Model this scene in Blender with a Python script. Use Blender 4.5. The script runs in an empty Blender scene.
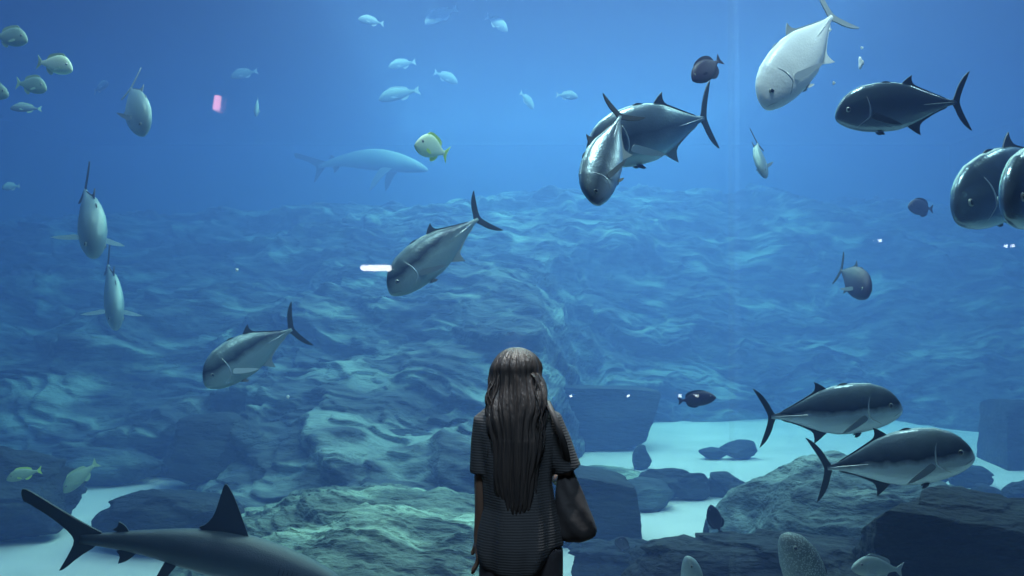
import bpy, bmesh, math, random
import numpy as np
from mathutils import Vector, Matrix

scene = bpy.context.scene
COL = scene.collection
PI = math.pi

# ------------------------------------------------------------------ render look
scene.view_settings.view_transform = 'Standard'
scene.view_settings.look = 'None'
scene.view_settings.gamma = 1.0
scene.view_settings.exposure = 0.0
scene.view_settings.use_curve_mapping = False
scene.cycles.use_denoising = True
scene.cycles.volume_bounces = 3
scene.cycles.max_bounces = 6
scene.cycles.diffuse_bounces = 2
scene.cycles.glossy_bounces = 3
scene.cycles.transparent_max_bounces = 12
scene.cycles.sample_clamp_indirect = 0.0

# ------------------------------------------------------------------ camera
EYE = Vector((0, 0, 1.84))
PITCH = math.atan(12 / 1000)
cam_data = bpy.data.cameras.new('camera')
cam_data.sensor_width = 36
cam_data.lens = 36 * 1000 / 1024
cam_data.clip_end = 200
cam = bpy.data.objects.new('camera', cam_data)
cam.location = EYE
cam.rotation_euler = (PI / 2 + PITCH, 0, 0)
COL.objects.link(cam)
scene.camera = cam
CR = cam.rotation_euler.to_matrix()

def at(px, py, D):
    """the point at depth y = D that the photo shows at px, py"""
    d = CR @ Vector(((px - 512) / 1000, (288 - py) / 1000, -1))
    return EYE + d * (D / d.y)

SAND_Z = -1.2
def sand_depth(py):
    return at(512, py, 1.0) and (SAND_Z - EYE.z) / ((at(512, py, 1.0).z - EYE.z))

# ------------------------------------------------------------------ noise
def _hash(ix, iy, iz, seed):
    n = (ix.astype(np.int64) * 374761393 + iy.astype(np.int64) * 668265263 + iz.astype(np.int64) * 2147483647 + seed * 974634777) & 0xFFFFFFFF
    n = ((n ^ (n >> 13)) * 1274126177) & 0xFFFFFFFF
    n = ((n ^ (n >> 16)) * 2246822519) & 0xFFFFFFFF
    return ((n ^ (n >> 15)) & 0xFFFFFF) / float(0xFFFFFF)

def vnoise(x, y, z, seed=0):
    fx, fy, fz = np.floor(x), np.floor(y), np.floor(z)
    tx, ty, tz = x - fx, y - fy, z - fz
    tx, ty, tz = (t * t * t * (t * (t * 6 - 15) + 10) for t in (tx, ty, tz))
    r = 0
    for i in (0, 1):
        for j in (0, 1):
            for k in (0, 1):
                w = (tx if i else 1 - tx) * (ty if j else 1 - ty) * (tz if k else 1 - tz)
                r = r + w * _hash(fx + i, fy + j, fz + k, seed)
    return r * 2 - 1

def fbm(x, y, z, seed=0, oct=4, gain=0.5, ridged=False):
    a, s, r = 1.0, 0.0, 0
    for o in range(oct):
        n = vnoise(x, y, z, seed + o * 17)
        if ridged:
            n = 1 - 2 * np.abs(n)
        r = r + a * n
        s += a
        a *= gain
        x, y, z = x * 2.03 + 5.1, y * 2.03 + 1.7, z * 2.03 + 9.2
    return r / s

# ------------------------------------------------------------------ materials
def new_mat(name):
    m = bpy.data.materials.new(name)
    m.use_nodes = True
    nt = m.node_tree
    return m, nt, nt.nodes, nt.links, nt.nodes['Principled BSDF']

def plain(name, col, rough=0.5, metal=0.0, spec=0.5, bump=None, coat=0.0):
    m, nt, N, L, b = new_mat(name)
    b.inputs['Base Color'].default_value = (*col, 1)
    b.inputs['Roughness'].default_value = rough
    b.inputs['Metallic'].default_value = metal
    b.inputs['Specular IOR Level'].default_value = spec
    b.inputs['Coat Weight'].default_value = coat
    if bump:
        tc = N.new('ShaderNodeTexCoord')
        t = N.new('ShaderNodeTexNoise'); t.inputs['Scale'].default_value = bump[0]; t.inputs['Detail'].default_value = 4
        L.new(tc.outputs['Object'], t.inputs['Vector'])
        bp = N.new('ShaderNodeBump'); bp.inputs['Strength'].default_value = bump[1]; bp.inputs['Distance'].default_value = bump[2]
        L.new(t.outputs['Fac'], bp.inputs['Height']); L.new(bp.outputs['Normal'], b.inputs['Normal'])
    return m

def emitter(name, col, strength):
    m = bpy.data.materials.new(name); m.use_nodes = True
    nt = m.node_tree; nt.nodes.clear()
    e = nt.nodes.new('ShaderNodeEmission'); e.inputs['Color'].default_value = (*col, 1); e.inputs['Strength'].default_value = strength
    o = nt.nodes.new('ShaderNodeOutputMaterial'); nt.links.new(e.outputs[0], o.inputs['Surface'])
    return m

def rock_mat(name, dark, mid, moss, sx=0.5, sc=1.0, tex='Object'):
    m, nt, N, L, b = new_mat(name)
    b.inputs['Roughness'].default_value = 0.85
    b.inputs['Specular IOR Level'].default_value = 0.25
    tc = N.new('ShaderNodeTexCoord')
    mp = N.new('ShaderNodeMapping'); mp.inputs['Scale'].default_value = (sx * sc, sc * 0.8, 1.7 * sc)
    mp.inputs['Rotation'].default_value = (0, 0.22, 0)
    L.new(tc.outputs[tex], mp.inputs['Vector'])
    n1 = N.new('ShaderNodeTexNoise'); n1.inputs['Scale'].default_value = 1.5; n1.inputs['Detail'].default_value = 7; n1.inputs['Roughness'].default_value = 0.62; n1.inputs['Distortion'].default_value = 0.6
    n2 = N.new('ShaderNodeTexNoise'); n2.inputs['Scale'].default_value = 0.7; n2.inputs['Detail'].default_value = 4
    L.new(mp.outputs[0], n1.inputs['Vector']); L.new(mp.outputs[0], n2.inputs['Vector'])
    r1 = N.new('ShaderNodeValToRGB'); e = r1.color_ramp.elements
    e[0].position = 0.38; e[0].color = (*dark, 1); e[1].position = 0.62; e[1].color = (*mid, 1)
    L.new(n1.outputs['Fac'], r1.inputs[0])
    r2 = N.new('ShaderNodeValToRGB'); e = r2.color_ramp.elements
    e[0].position = 0.5; e[0].color = (0, 0, 0, 1); e[1].position = 0.66; e[1].color = (1, 1, 1, 1)
    L.new(n2.outputs['Fac'], r2.inputs[0])
    mx = N.new('ShaderNodeMix'); mx.data_type = 'RGBA'
    L.new(r2.outputs[0], mx.inputs['Factor']); L.new(r1.outputs[0], mx.inputs['A']); mx.inputs['B'].default_value = (*moss, 1)
    L.new(mx.outputs['Result'], b.inputs['Base Color'])
    n3 = N.new('ShaderNodeTexNoise'); n3.inputs['Scale'].default_value = 6; n3.inputs['Detail'].default_value = 6
    L.new(mp.outputs[0], n3.inputs['Vector'])
    bp = N.new('ShaderNodeBump'); bp.inputs['Strength'].default_value = 0.9; bp.inputs['Distance'].default_value = 0.12
    L.new(n3.outputs['Fac'], bp.inputs['Height']); L.new(bp.outputs['Normal'], b.inputs['Normal'])
    return m

M = {}
M['reef'] = rock_mat('reef_rock', (0.010, 0.013, 0.028), (0.085, 0.105, 0.125), (0.24, 0.31, 0.29), sc=1.5)  # thin pale streaks put lit ledge tops into the colour
M['rock'] = rock_mat('boulder_rock', (0.016, 0.022, 0.04), (0.06, 0.08, 0.10), (0.13, 0.18, 0.18), sc=1.6)
M['darkrock'] = rock_mat('dark_rock', (0.008, 0.012, 0.024), (0.022, 0.028, 0.045), (0.04, 0.05, 0.06), sc=1.6)
M['pale'] = rock_mat('pale_mottled_rock', (0.025, 0.035, 0.045), (0.12, 0.16, 0.17), (0.26, 0.34, 0.32), sc=2.4)
M['black'] = rock_mat('black_rock', (0.006, 0.009, 0.016), (0.013, 0.018, 0.028), (0.022, 0.03, 0.038), sc=2.0)  # rock colour darkened to stand for unlit faces
M['moss'] = rock_mat('mossy_rock', (0.04, 0.055, 0.055), (0.18, 0.24, 0.2), (0.45, 0.6, 0.46), sc=2.2)

def sand_material():
    m, nt, N, L, b = new_mat('white_sand')
    b.inputs['Roughness'].default_value = 0.95
    tc = N.new('ShaderNodeTexCoord')
    n = N.new('ShaderNodeTexNoise'); n.inputs['Scale'].default_value = 0.8; n.inputs['Detail'].default_value = 5
    L.new(tc.outputs['Object'], n.inputs['Vector'])
    r = N.new('ShaderNodeValToRGB'); e = r.color_ramp.elements
    e[0].color = (0.52, 0.53, 0.52, 1); e[0].position = 0.3; e[1].color = (0.68, 0.68, 0.66, 1); e[1].position = 0.7
    L.new(n.outputs['Fac'], r.inputs[0]); L.new(r.outputs[0], b.inputs['Base Color'])
    return m
M['sand'] = sand_material()

# ------------------------------------------------------------------ object helpers
def mesh_obj(name, verts, faces, mat=None, parent=None, smooth=True):
    me = bpy.data.meshes.new(name)
    me.from_pydata([tuple(v) for v in verts], [], faces)
    me.update()
    if smooth:
        me.polygons.foreach_set('use_smooth', [True] * len(me.polygons))
    o = bpy.data.objects.new(name, me)
    if mat: me.materials.append(mat)
    COL.objects.link(o)
    if parent: o.parent = parent
    return o

def bm_obj(name, bm, mat=None, parent=None, smooth=True):
    me = bpy.data.meshes.new(name)
    bm.normal_update(); bm.to_mesh(me); bm.free()
    if smooth:
        me.polygons.foreach_set('use_smooth', [True] * len(me.polygons))
    o = bpy.data.objects.new(name, me)
    if mat: me.materials.append(mat)
    COL.objects.link(o)
    if parent: o.parent = parent
    return o

def tag(o, label, cat, group=None):
    o['label'] = label; o['category'] = cat
    if group: o['group'] = group
    return o

def struct(o, label=None):
    o['kind'] = 'structure'
    if label: o['label'] = label
    return o

def empty(name, loc=(0, 0, 0)):
    o = bpy.data.objects.new(name, None); COL.objects.link(o); o.location = loc
    o.empty_display_size = 0.1
    return o

def box(name, lo, hi, mat, parent=None):
    x0, y0, z0 = lo; x1, y1, z1 = hi
    v = [(x0, y0, z0), (x1, y0, z0), (x1, y1, z0), (x0, y1, z0), (x0, y0, z1), (x1, y0, z1), (x1, y1, z1), (x0, y1, z1)]
    f = [(0, 3, 2, 1), (4, 5, 6, 7), (0, 1, 5, 4), (1, 2, 6, 5), (2, 3, 7, 6), (3, 0, 4, 7)]
    return mesh_obj(name, v, f, mat, parent, smooth=False)

def grid_faces(nu, nv):
    a = np.arange(nu * nv).reshape(nv, nu)
    q = np.stack([a[:-1, :-1], a[:-1, 1:], a[1:, 1:], a[1:, :-1]], -1).reshape(-1, 4)
    return q.tolist()

# ================================================================== THE PLACE
GLASS_Y = 5.0
TANK = dict(x0=-21.0, x1=21.0, y0=GLASS_Y + 0.16, y1=48.0, z0=-2.2, z1=9.0)

wall_m = plain('gallery_wall_paint', (0.02, 0.022, 0.026), 0.9)
tank_m = plain('tank_wall_blue', (0.10, 0.16, 0.22), 0.9)
carpet = plain('gallery_carpet', (0.02, 0.022, 0.028), 0.95, bump=(90, 0.4, 0.01))

struct(box('floor', (-12, -8, -0.2), (12, GLASS_Y, 0.0), carpet))
struct(box('ceiling', (-12, -8, 7.6), (12, GLASS_Y, 7.8), wall_m))
struct(box('wall_rear', (-12, -8.2, -0.2), (12, -8, 7.8), wall_m))
struct(box('wall_left', (-12.2, -8.2, -0.2), (-12, GLASS_Y, 7.8), wall_m))
struct(box('wall_right', (12, -8.2, -0.2), (12.2, GLASS_Y, 7.8), wall_m))
struct(box('wall_below_window', (-12, GLASS_Y, -2.4), (12, GLASS_Y + 0.15, 0.25), wall_m))
struct(box('wall_back', (-21.2, 48, -2.4), (21.2, 48.3, 9.3), tank_m))
struct(box('wall_tank_left', (-21.3, GLASS_Y + .2, -2.4), (-21.05, 48, 9.3), tank_m))
struct(box('wall_tank_right', (21.05, GLASS_Y + .2, -2.4), (21.3, 48, 9.3), tank_m))

# --- acrylic window: three panels and the joints between them
def glass_material(name, gloss):
    m = bpy.data.materials.new(name); m.use_nodes = True
    nt = m.node_tree; nt.nodes.clear(); N = nt.nodes; L = nt.links
    o = N.new('ShaderNodeOutputMaterial'); mx = N.new('ShaderNodeMixShader')
    tr = N.new('ShaderNodeBsdfTransparent'); gl = N.new('ShaderNodeBsdfGlossy')
    gl.inputs['Roughness'].default_value = 0.012
    mx.inputs[0].default_value = gloss
    L.new(tr.outputs[0], mx.inputs[1]); L.new(gl.outputs[0], mx.inputs[2]); L.new(mx.outputs[0], o.inputs['Surface'])
    return m
glass_front = glass_material('acrylic_front_face', 0.04)
glass_back = glass_material('acrylic_wet_face', 0.003)
def seam_x(px): return at(px, 500, GLASS_Y).x
SX = [-12.0, seam_x(120) - 2.6, seam_x(738), 12.0]
for i in range(3):
    p = box('window_%d' % (i + 1), (SX[i] + 0.012, GLASS_Y, 0.25), (SX[i + 1] - 0.012, GLASS_Y + 0.15, 7.6), glass_front)
    p.data.materials.append(glass_back)
    for poly in p.data.polygons:
        if poly.normal.y > -0.5: poly.material_index = 1
    struct(p)
m = bpy.data.materials.new('seam_resin'); m.use_nodes = True
nt = m.node_tree; nt.nodes.clear()
_o = nt.nodes.new('ShaderNodeOutputMaterial'); _m = nt.nodes.new('ShaderNodeMixShader'); _t = nt.nodes.new('ShaderNodeBsdfTransparent'); _d = nt.nodes.new('ShaderNodeBsdfTranslucent')
_d.inputs[0].default_value = (0.7, 0.8, 0.85, 1); _m.inputs[0].default_value = 0.022
nt.links.new(_t.outputs[0], _m.inputs[1]); nt.links.new(_d.outputs[0], _m.inputs[2]); nt.links.new(_m.outputs[0], _o.inputs['Surface'])
for i, x in enumerate(SX[1:3]):
    struct(box('trim_%d' % (i + 1), (x - 0.012, GLASS_Y, 0.25), (x + 0.012, GLASS_Y + 0.15, 7.6), m))

# --- the water that fills the tank
wm = bpy.data.materials.new('sea_water'); wm.use_nodes = True
nt = wm.node_tree; nt.nodes.clear()
vo = nt.nodes.new('ShaderNodeOutputMaterial'); va = nt.nodes.new('ShaderNodeAddShader')
vs = nt.nodes.new('ShaderNodeVolumeScatter'); vb = nt.nodes.new('ShaderNodeVolumeAbsorption')
SIG_S = (0.0095, 0.0145, 0.034)
SIG_A = (0.060, 0.022, 0.007)
ds = max(SIG_S); vs.inputs['Color'].default_value = (*[s / ds for s in SIG_S], 1); vs.inputs['Density'].default_value = ds
da = max(SIG_A) * 1.02; vb.inputs['Color'].default_value = (*[1 - s / da for s in SIG_A], 1); vb.inputs['Density'].default_value = da
vs.inputs['Anisotropy'].default_value = 0.0
nt.links.new(vs.outputs[0], va.inputs[0]); nt.links.new(vb.outputs[0], va.inputs[1]); nt.links.new(va.outputs[0], vo.inputs['Volume'])
w = box('water', (TANK['x0'], TANK['y0'], TANK['z0']), (TANK['x1'], TANK['y1'], TANK['z1']), wm)
struct(w)

# --- sand bed
nx, ny = 160, 160
xs = np.linspace(-20.9, 20.9, nx); ys = np.linspace(GLASS_Y + 0.2, 47.8, ny)
X, Y = np.meshgrid(xs, ys)
Z = SAND_Z + 0.05 * fbm(X * 0.5, Y * 0.5, X * 0, 3, 3)
sv = np.stack([X, Y, Z], -1).reshape(-1, 3)
struct(mesh_obj('sand_bed', sv, grid_faces(nx, ny), M['sand']))

# --- reef wall behind: a ledged slope right across the tank
def ledges(x, y, z, seed, lam=1.5, amp=0.7, tilt=0.16):
    n = fbm(x * 0.22, y * 0.22, z * 0.35, seed, 4)
    q = (z + tilt * x) / lam + 1.6 * n
    t = q - np.floor(q)
    sm = lambda v: np.clip(v, 0, 1) ** 2 * (3 - 2 * np.clip(v, 0, 1))
    d = amp * (1 - t) ** 1.3 * sm(t / .14) * (0.55 + 0.45 * vnoise(x * 0.35, y * 0.3, np.floor(q) * 3.1, seed + 5))
    q2 = (z + tilt * 1.6 * x) / (lam * 0.3) + 2.2 * fbm(x * 0.6, y * 0.6, z, seed + 9, 3)
    t2 = q2 - np.floor(q2)
    d = d + amp * 0.34 * (1 - t2) * sm(t2 / .16) * (0.4 + 0.6 * np.clip(vnoise(x * 0.7, y * 0.6, np.floor(q2) * 2.7, seed + 8) + 0.3, 0, 1))
    q3 = (z + tilt * 1.2 * x) / (lam * 0.11) + 2.6 * fbm(x * 0.9, y * 0.9, z * 1.2, seed + 29, 3)
    t3 = q3 - np.floor(q3)
    d = d + amp * 0.12 * (1 - t3) * sm(t3 / .2) * np.clip(0.5 + vnoise(x * 1.1, y * 0.9, np.floor(q3) * 2.3, seed + 28), 0, 1.3)
    d = d + 0.30 * amp * fbm(x * 0.7, y * 0.7, z * 2.0, seed + 3, 4, 0.55)
    return d

nu, nv = 720, 520
u = np.linspace(-20.8, 20.8, nu); s = np.linspace(0, 1, nv)
U, S = np.meshgrid(u, s)
foot = np.interp(U, [-21, -10, -6.8, -5.6, -4.4, -3, -1.0, 0.6, 1.5, 2.4, 5, 9.5, 11.2, 21], [15.0, 16.0, 17.0, 16.2, 13.6, 12.4, 12.4, 14.0, 20.5, 23.8, 25.0, 25.5, 22.0, 18.0])
foot = foot + 0.8 * vnoise(U * 0.45, U * 0, U * 0, 77)
rise = np.interp(U, [-21, -9, -4, 0, 6, 11, 21], [6.2, 6.6, 6.8, 7.1, 7.4, 7.0, 6.4]) + 0.5 * fbm(U * 0.3, U * 0, U * 0, 12, 3)
prof = np.interp(S, [0, 0.03, 0.12, 0.35, 0.55, 0.82, 1.0], [0, 0.07, 0.11, 0.32, 0.58, 1.0, 1.05])
topY = 38.0
yoff = np.interp(S, [0, 0.12, 0.35, 0.55, 0.82, 1.0], [0, 0.05, 0.25, 0.48, 0.85, 1.25]) * (topY - foot)
Yb = foot + yoff; Zb = SAND_Z - 0.4 + prof * rise
dl = ledges(U, Yb, Zb, 21, 1.5, 1.0)
big = 1.1 * fbm(U * 0.33, Yb * 0.33, Zb * 0.5, 40, 4)
fade = np.clip(S / 0.06, 0, 1)
Yd = Yb - (dl + big) * 0.85 * fade
Zd = Zb + (dl + big) * 0.45 * fade - 0.2
Yd = np.minimum(Yd, 47.7)
struct(mesh_obj('reef_slope', np.stack([U, Yd, Zd], -1).reshape(-1, 3), grid_faces(nu, nv), M['reef']))

# --- rocks
def rock(label, px, py, D, w, d, h, seed, mat='rock', cuts=7, rough=0.16, flat=None, rot=0.0, lean=(0, 0), group=None, sub=5, sink=0.12, name='boulder', cutr=(0.62, 0.92), boxy=False):
    """a boulder w x d x h metres whose foot stands where the photo shows px, py at distance D"""
    rnd = random.Random(seed)
    bm = bmesh.new(); bmesh.ops.create_icosphere(bm, subdivisions=sub, radius=1.0)
    P = np.array([v.co[:] for v in bm.verts])
    for k in range(cuts):
        n = np.array([rnd.gauss(0, 1), rnd.gauss(0, 1), rnd.gauss(0, 0.7)]); n /= np.linalg.norm(n)
        dd = rnd.uniform(*cutr)
        over = P @ n - dd
        P = P - np.clip(over, 0, None)[:, None] * n * 0.93
    if boxy:
        for ax in range(3):
            for sg in (-1, 1):
                n = np.zeros(3); n[ax] = sg; n = n + np.array([rnd.gauss(0, .13) for _ in range(3)]); n /= np.linalg.norm(n)
                over = P @ n - .56
                P = P - np.clip(over, 0, None)[:, None] * n * 0.96
        P = P / .62
    if flat is not None:
        P[:, 2] = np.where(P[:, 2] > flat, flat + (P[:, 2] - flat) * 0.12, P[:, 2])
    o3 = seed * 3.7
    A, B, Cc = P[:, 0] * w * .5 + o3, P[:, 1] * d * .5, P[:, 2] * h * .6
    dn = rough * (fbm(A * 1.1, B * 1.1, Cc * 1.6, seed, 5, 0.55) + 0.5 * fbm(A * 1.5, B * 1.5, Cc * 2.5, seed + 3, 4, 0.6, True) - 0.1)
    q = Cc * 2.4 + 0.25 * A + 1.2 * fbm(A, B, Cc, seed + 6, 3)
    dn = dn + rough * 0.45 * (1 - (q - np.floor(q)))
    R = np.linalg.norm(P, axis=1, keepdims=True)
    P = P * (1 + dn[:, None])
    P[:, 0] += lean[0] * P[:, 2]; P[:, 1] += lean[1] * P[:, 2]
    P *= np.array([w / 2, d / 2, h / 2])
    c, s_ = math.cos(rot), math.sin(rot)
    P = np.stack([P[:, 0] * c - P[:, 1] * s_, P[:, 0] * s_ + P[:, 1] * c, P[:, 2]], 1)
    for v, p in zip(bm.verts, P): v.co = p
    o = bm_obj(name, bm, M[mat])
    base = at(px, py, D)
    zc = -P[:, 2].min() - sink * h
    o.location = (base.x, base.y, base.z + zc)
    return tag(o, label, 'rock', group)

def sd(py): return (EYE.z - SAND_Z) / (EYE.z - at(512, py, 1.0).z)

# outcrop in the left foreground, a mound of the same ledged rock
def outcrop(name, label, x0, x1, y0, y1, top, seed, mat, lam=0.55, amp=0.35, n=(260, 200), shape=None):
    nu, nv = n
    U, V = np.meshgrid(np.linspace(-1, 1, nu), np.linspace(-1, 1, nv))
    r = np.sqrt(U ** 2 + V ** 2) * (1 + 0.16 * vnoise(U * 2.2, V * 2.2, U * 0, seed))
    hgt = np.clip(1 - r ** 2.2, -0.35, 1)
    hgt = np.where(hgt > 0, hgt ** 0.6, hgt)
    X = (x0 + x1) / 2 + U * (x1 - x0) / 2; Y = (y0 + y1) / 2 + V * (y1 - y0) / 2
    Zb = hgt * (top - SAND_Z)
    if shape is not None: Zb = Zb * shape(X, Y)
    d = ledges(X, Y, Zb + 0.25 * (Y - y0) , seed, lam, amp, 0.12) * np.clip(hgt * 3, 0, 1)
    Yd = Y - d * 0.6; Zd = SAND_Z + Zb + d * 0.55 - 0.05
    Zd = Zd + 0.16 * fbm(X * 1.3, Y * 1.3, X * 0, seed + 2, 5, 0.6) * np.clip(hgt * 2, 0, 1)
    o = mesh_obj(name, np.stack([X, Yd, Zd], -1).reshape(-1, 3), grid_faces(nu, nv), M[mat])
    return tag(o, label, 'rock')

outcrop('rock_outcrop', 'broad low mound of mossy teal rock filling the foreground left of the person', -3.9, 0.8, 8.4, 14.2, -0.42, 5, 'moss', 0.40, 0.30)

rock('dark rough boulder on the sand right above the shark tail base', 172, 545, sd(545), 1.6, 1.2, 0.75, 31, 'darkrock', rough=.28)
rock('big dark boulder with a ragged outline at the left edge of the left sand patch', 10, 535, sd(535), 1.9, 1.4, 1.0, 32, 'darkrock', rough=.3)
rock('tall dark rounded boulder standing at the right end of the left sand patch', 215, 485, sd(485), 1.6, 1.5, 1.25, 33, 'darkrock')
rock('low dark boulder at the far edge of the left sand patch', 95, 482, sd(482), 2.0, 1.2, 0.6, 34, 'rock')
rock('huge angular dark block on the sand just right of the person\'s shoulder', 590, 447, sd(447), 2.4, 1.6, 1.25, 41, 'darkrock', rough=.06, cuts=2, boxy=True)
rock('blue-black square-sided block of rock standing beside the person\'s bag', 590, 540, sd(540), 1.15, 1.1, 0.92, 42, 'darkrock', rough=.05, cuts=1, boxy=True)
rock('wedge-shaped rock leaning against the right side of the square-sided block', 645, 508, sd(508), 0.9, 0.9, 0.5, 43, 'rock')
rock('mossy rounded rock lying behind the flat-topped block', 605, 490, sd(490) , 1.5, 1.0, 0.42, 44, 'moss')
rock('bushy dark rock at the bottom edge right of the person', 615, 580, sd(580), 0.95, 0.8, 0.5, 45, 'darkrock', rough=.6)
rock('narrow upright dark rock between the angular block and the chain of small rocks', 642, 470, sd(470), 0.34, 0.4, 0.5, 46, 'darkrock', rough=.2)
rock('chunky dark rock at the left end of the chain across the sand', 662, 498, sd(498), 0.72, 0.45, 0.42, 47, 'darkrock', rough=.6)
rock('low knobbly rock in the middle of the chain across the sand', 693, 498, sd(498), 0.62, 0.4, 0.32, 48, 'darkrock', rough=.6)
rock('small rock joining the chain to the large foreground rock', 724, 496, sd(496), 0.6, 0.45, 0.36, 49, 'darkrock', rough=.6)
rock('left lump of the lone pair of dark rocks out on the sand', 713, 458, sd(458), 0.6, 0.4, 0.24, 50, 'darkrock', rough=.45, sub=4)
rock('right lump of the lone pair of dark rocks out on the sand', 740, 458, sd(458), 0.66, 0.4, 0.34, 51, 'darkrock', rough=.45, sub=4)
rock('dark rock on the sand under the chin of the lower right trevally', 928, 485, sd(485), 0.66, 0.4, 0.24, 52, 'darkrock', rough=.5)
rock('rounded dark rock on the sand right of the lower trevally\'s snout', 974, 487, sd(487), 0.64, 0.4, 0.32, 53, 'darkrock', rough=.5)
rock('small dark rock at the right edge, left of the last one', 984, 516, sd(516), 0.5, 0.5, 0.4, 54, 'darkrock', rough=.5)
rock('dark rock cut by the right edge of the picture above the black ledge', 1024, 516, sd(516), 0.5, 0.5, 0.46, 55, 'darkrock', rough=.5)
rock('dark square pillar of rock standing at the right edge beyond the sand', 1030, 464, sd(464), 1.5, 1.6, 1.25, 56, 'darkrock', rough=.05, cuts=1, boxy=True)
# the large foreground group at lower right
outcrop('rock_outcrop', 'largest foreground rock at lower right, pale mottled top sloping down to the right', 2.35, 6.3, 9.3, 13.4, .12, 14, 'pale', 0.5, 0.22, shape=lambda X, Y: np.interp(X, [2.2, 2.9, 3.7, 4.6, 6.3], [1.0, 1.02, .97, .80, .55]))
rock('long low slab before the largest rock, its ridge slanting down to the left', 772, 650, 8.7, 2.3, 1.3, 1.15, 62, 'darkrock', rough=.2, sub=6, flat=0.6, cuts=9)
rock('black overhanging ledge block in the bottom right corner', 978, 655, 8.1, 1.9, 0.8, 1.25, 63, 'black', rough=.09, sub=6, boxy=True, cuts=1)
rock('low dark rock at the left foot of the foreground slab', 672, 592, 9.8, 0.9, 0.7, 0.42, 64, 'darkrock', rough=.5)
# mid-distance boulders lying on the reef slope
mid = [
 ('long tilted slab on the reef halfway between left trevally and person', 385, 452, 16.3, 1.7, 0.9, 0.4),
 ('pale capped ledge rock on the reef left of the person\'s head', 415, 368, 20.6, 1.6, 0.9, 0.35),
]
for i, (lab, px, py, D, w_, d_, h_) in enumerate(mid):
    rock(lab, px, py, D, w_, d_, h_, 80 + i, 'reef' if i % 2 else 'rock', rough=.16, cuts=6)

# ================================================================== LIGHTS
def area(name, loc, sx, sy, power, col, rot=(0, 0, 0), spread=180):
    l = bpy.data.lights.new(name, 'AREA'); l.shape = 'RECTANGLE'; l.size = sx; l.size_y = sy; l.energy = power; l.color = col
    l.spread = math.radians(spread)
    o = bpy.data.objects.new(name, l); o.location = loc; o.rotation_euler = rot; COL.objects.link(o); return o
area('tank_light', (1.8, 25, 8.7), 12, 28, 4900, (0.86, 1.02, 0.84))
area('tank_light', (0, 28, 8.8), 36, 37, 3400, (0.36, 0.56, 0.98))  # added blue fill that lifts the haze at the sides
for k, (lx, ly) in enumerate(((-5.5, 9.2), (-1.0, 9.2), (1.9, 7.0), (7.5, 9.2))):
    area('window_light', (lx, ly, 8.4), 0.8, 0.6, (90, 150, 330, 150)[k], (0.85, 1.0, 1.0))  # added lamps, placed to brighten the fish near the window

world = bpy.data.worlds.new('world'); scene.world = world; world.use_nodes = True
world.node_tree.nodes['Background'].inputs[0].default_value = (0.5, 0.7, 1, 1)
world.node_tree.nodes['Background'].inputs[1].default_value = 0.0
#--PEOPLE_AND_FISH--
# ================================================================== FISH
def fish_mat(name, back, side, belly, z0, z1, metal=0.6, rough=0.34, spots=None, scale=60, edge=(.15, .55)):
    m, nt, N, L, b = new_mat(name)
    b.inputs['Metallic'].default_value = metal; b.inputs['Roughness'].default_value = rough
    tc = N.new('ShaderNodeTexCoord'); sp = N.new('ShaderNodeSeparateXYZ'); L.new(tc.outputs['Object'], sp.inputs[0])
    mr = N.new('ShaderNodeMapRange'); mr.inputs['From Min'].default_value = z0; mr.inputs['From Max'].default_value = z1
    L.new(sp.outputs['Z'], mr.inputs['Value'])
    r = N.new('ShaderNodeValToRGB'); e = r.color_ramp.elements
    e[0].position = edge[0]; e[0].color = (*belly, 1); e[1].position = 0.95; e[1].color = (*back, 1)
    k = e.new(edge[1]); k.color = (*side, 1)
    nz = N.new('ShaderNodeTexNoise'); nz.inputs['Scale'].default_value = 9; nz.inputs['Detail'].default_value = 5
    L.new(tc.outputs['Object'], nz.inputs['Vector'])
    ma = N.new('ShaderNodeMath'); ma.operation = 'MULTIPLY_ADD'; ma.inputs[1].default_value = 0.22; ma.inputs[2].default_value = -0.11
    ad = N.new('ShaderNodeMath'); ad.operation = 'ADD'
    L.new(nz.outputs['Fac'], ma.inputs[0]); L.new(ma.outputs[0], ad.inputs[0]); L.new(mr.outputs[0], ad.inputs[1]); L.new(ad.outputs[0], r.inputs[0])
    col = r.outputs[0]
    if spots:
        vo = N.new('ShaderNodeTexVoronoi'); vo.inputs['Scale'].default_value = spots[0]
        L.new(tc.outputs['Object'], vo.inputs['Vector'])
        lt = N.new('ShaderNodeMath'); lt.operation = 'LESS_THAN'; lt.inputs[1].default_value = spots[1]
        L.new(vo.outputs['Distance'], lt.inputs[0])
        mx = N.new('ShaderNodeMix'); mx.data_type = 'RGBA'; mx.inputs['B'].default_value = (*spots[2], 1)
        L.new(lt.outputs[0], mx.inputs['Factor']); L.new(col, mx.inputs['A']); col = mx.outputs['Result']
    L.new(col, b.inputs['Base Color'])
    v = N.new('ShaderNodeTexVoronoi'); v.inputs['Scale'].default_value = scale
    L.new(tc.outputs['Object'], v.inputs['Vector'])
    bp = N.new('ShaderNodeBump'); bp.inputs['Strength'].default_value = 0.16; bp.inputs['Distance'].default_value = 0.007
    L.new(v.outputs['Distance'], bp.inputs['Height']); L.new(bp.outputs['Normal'], b.inputs['Normal'])
    return m

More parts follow.
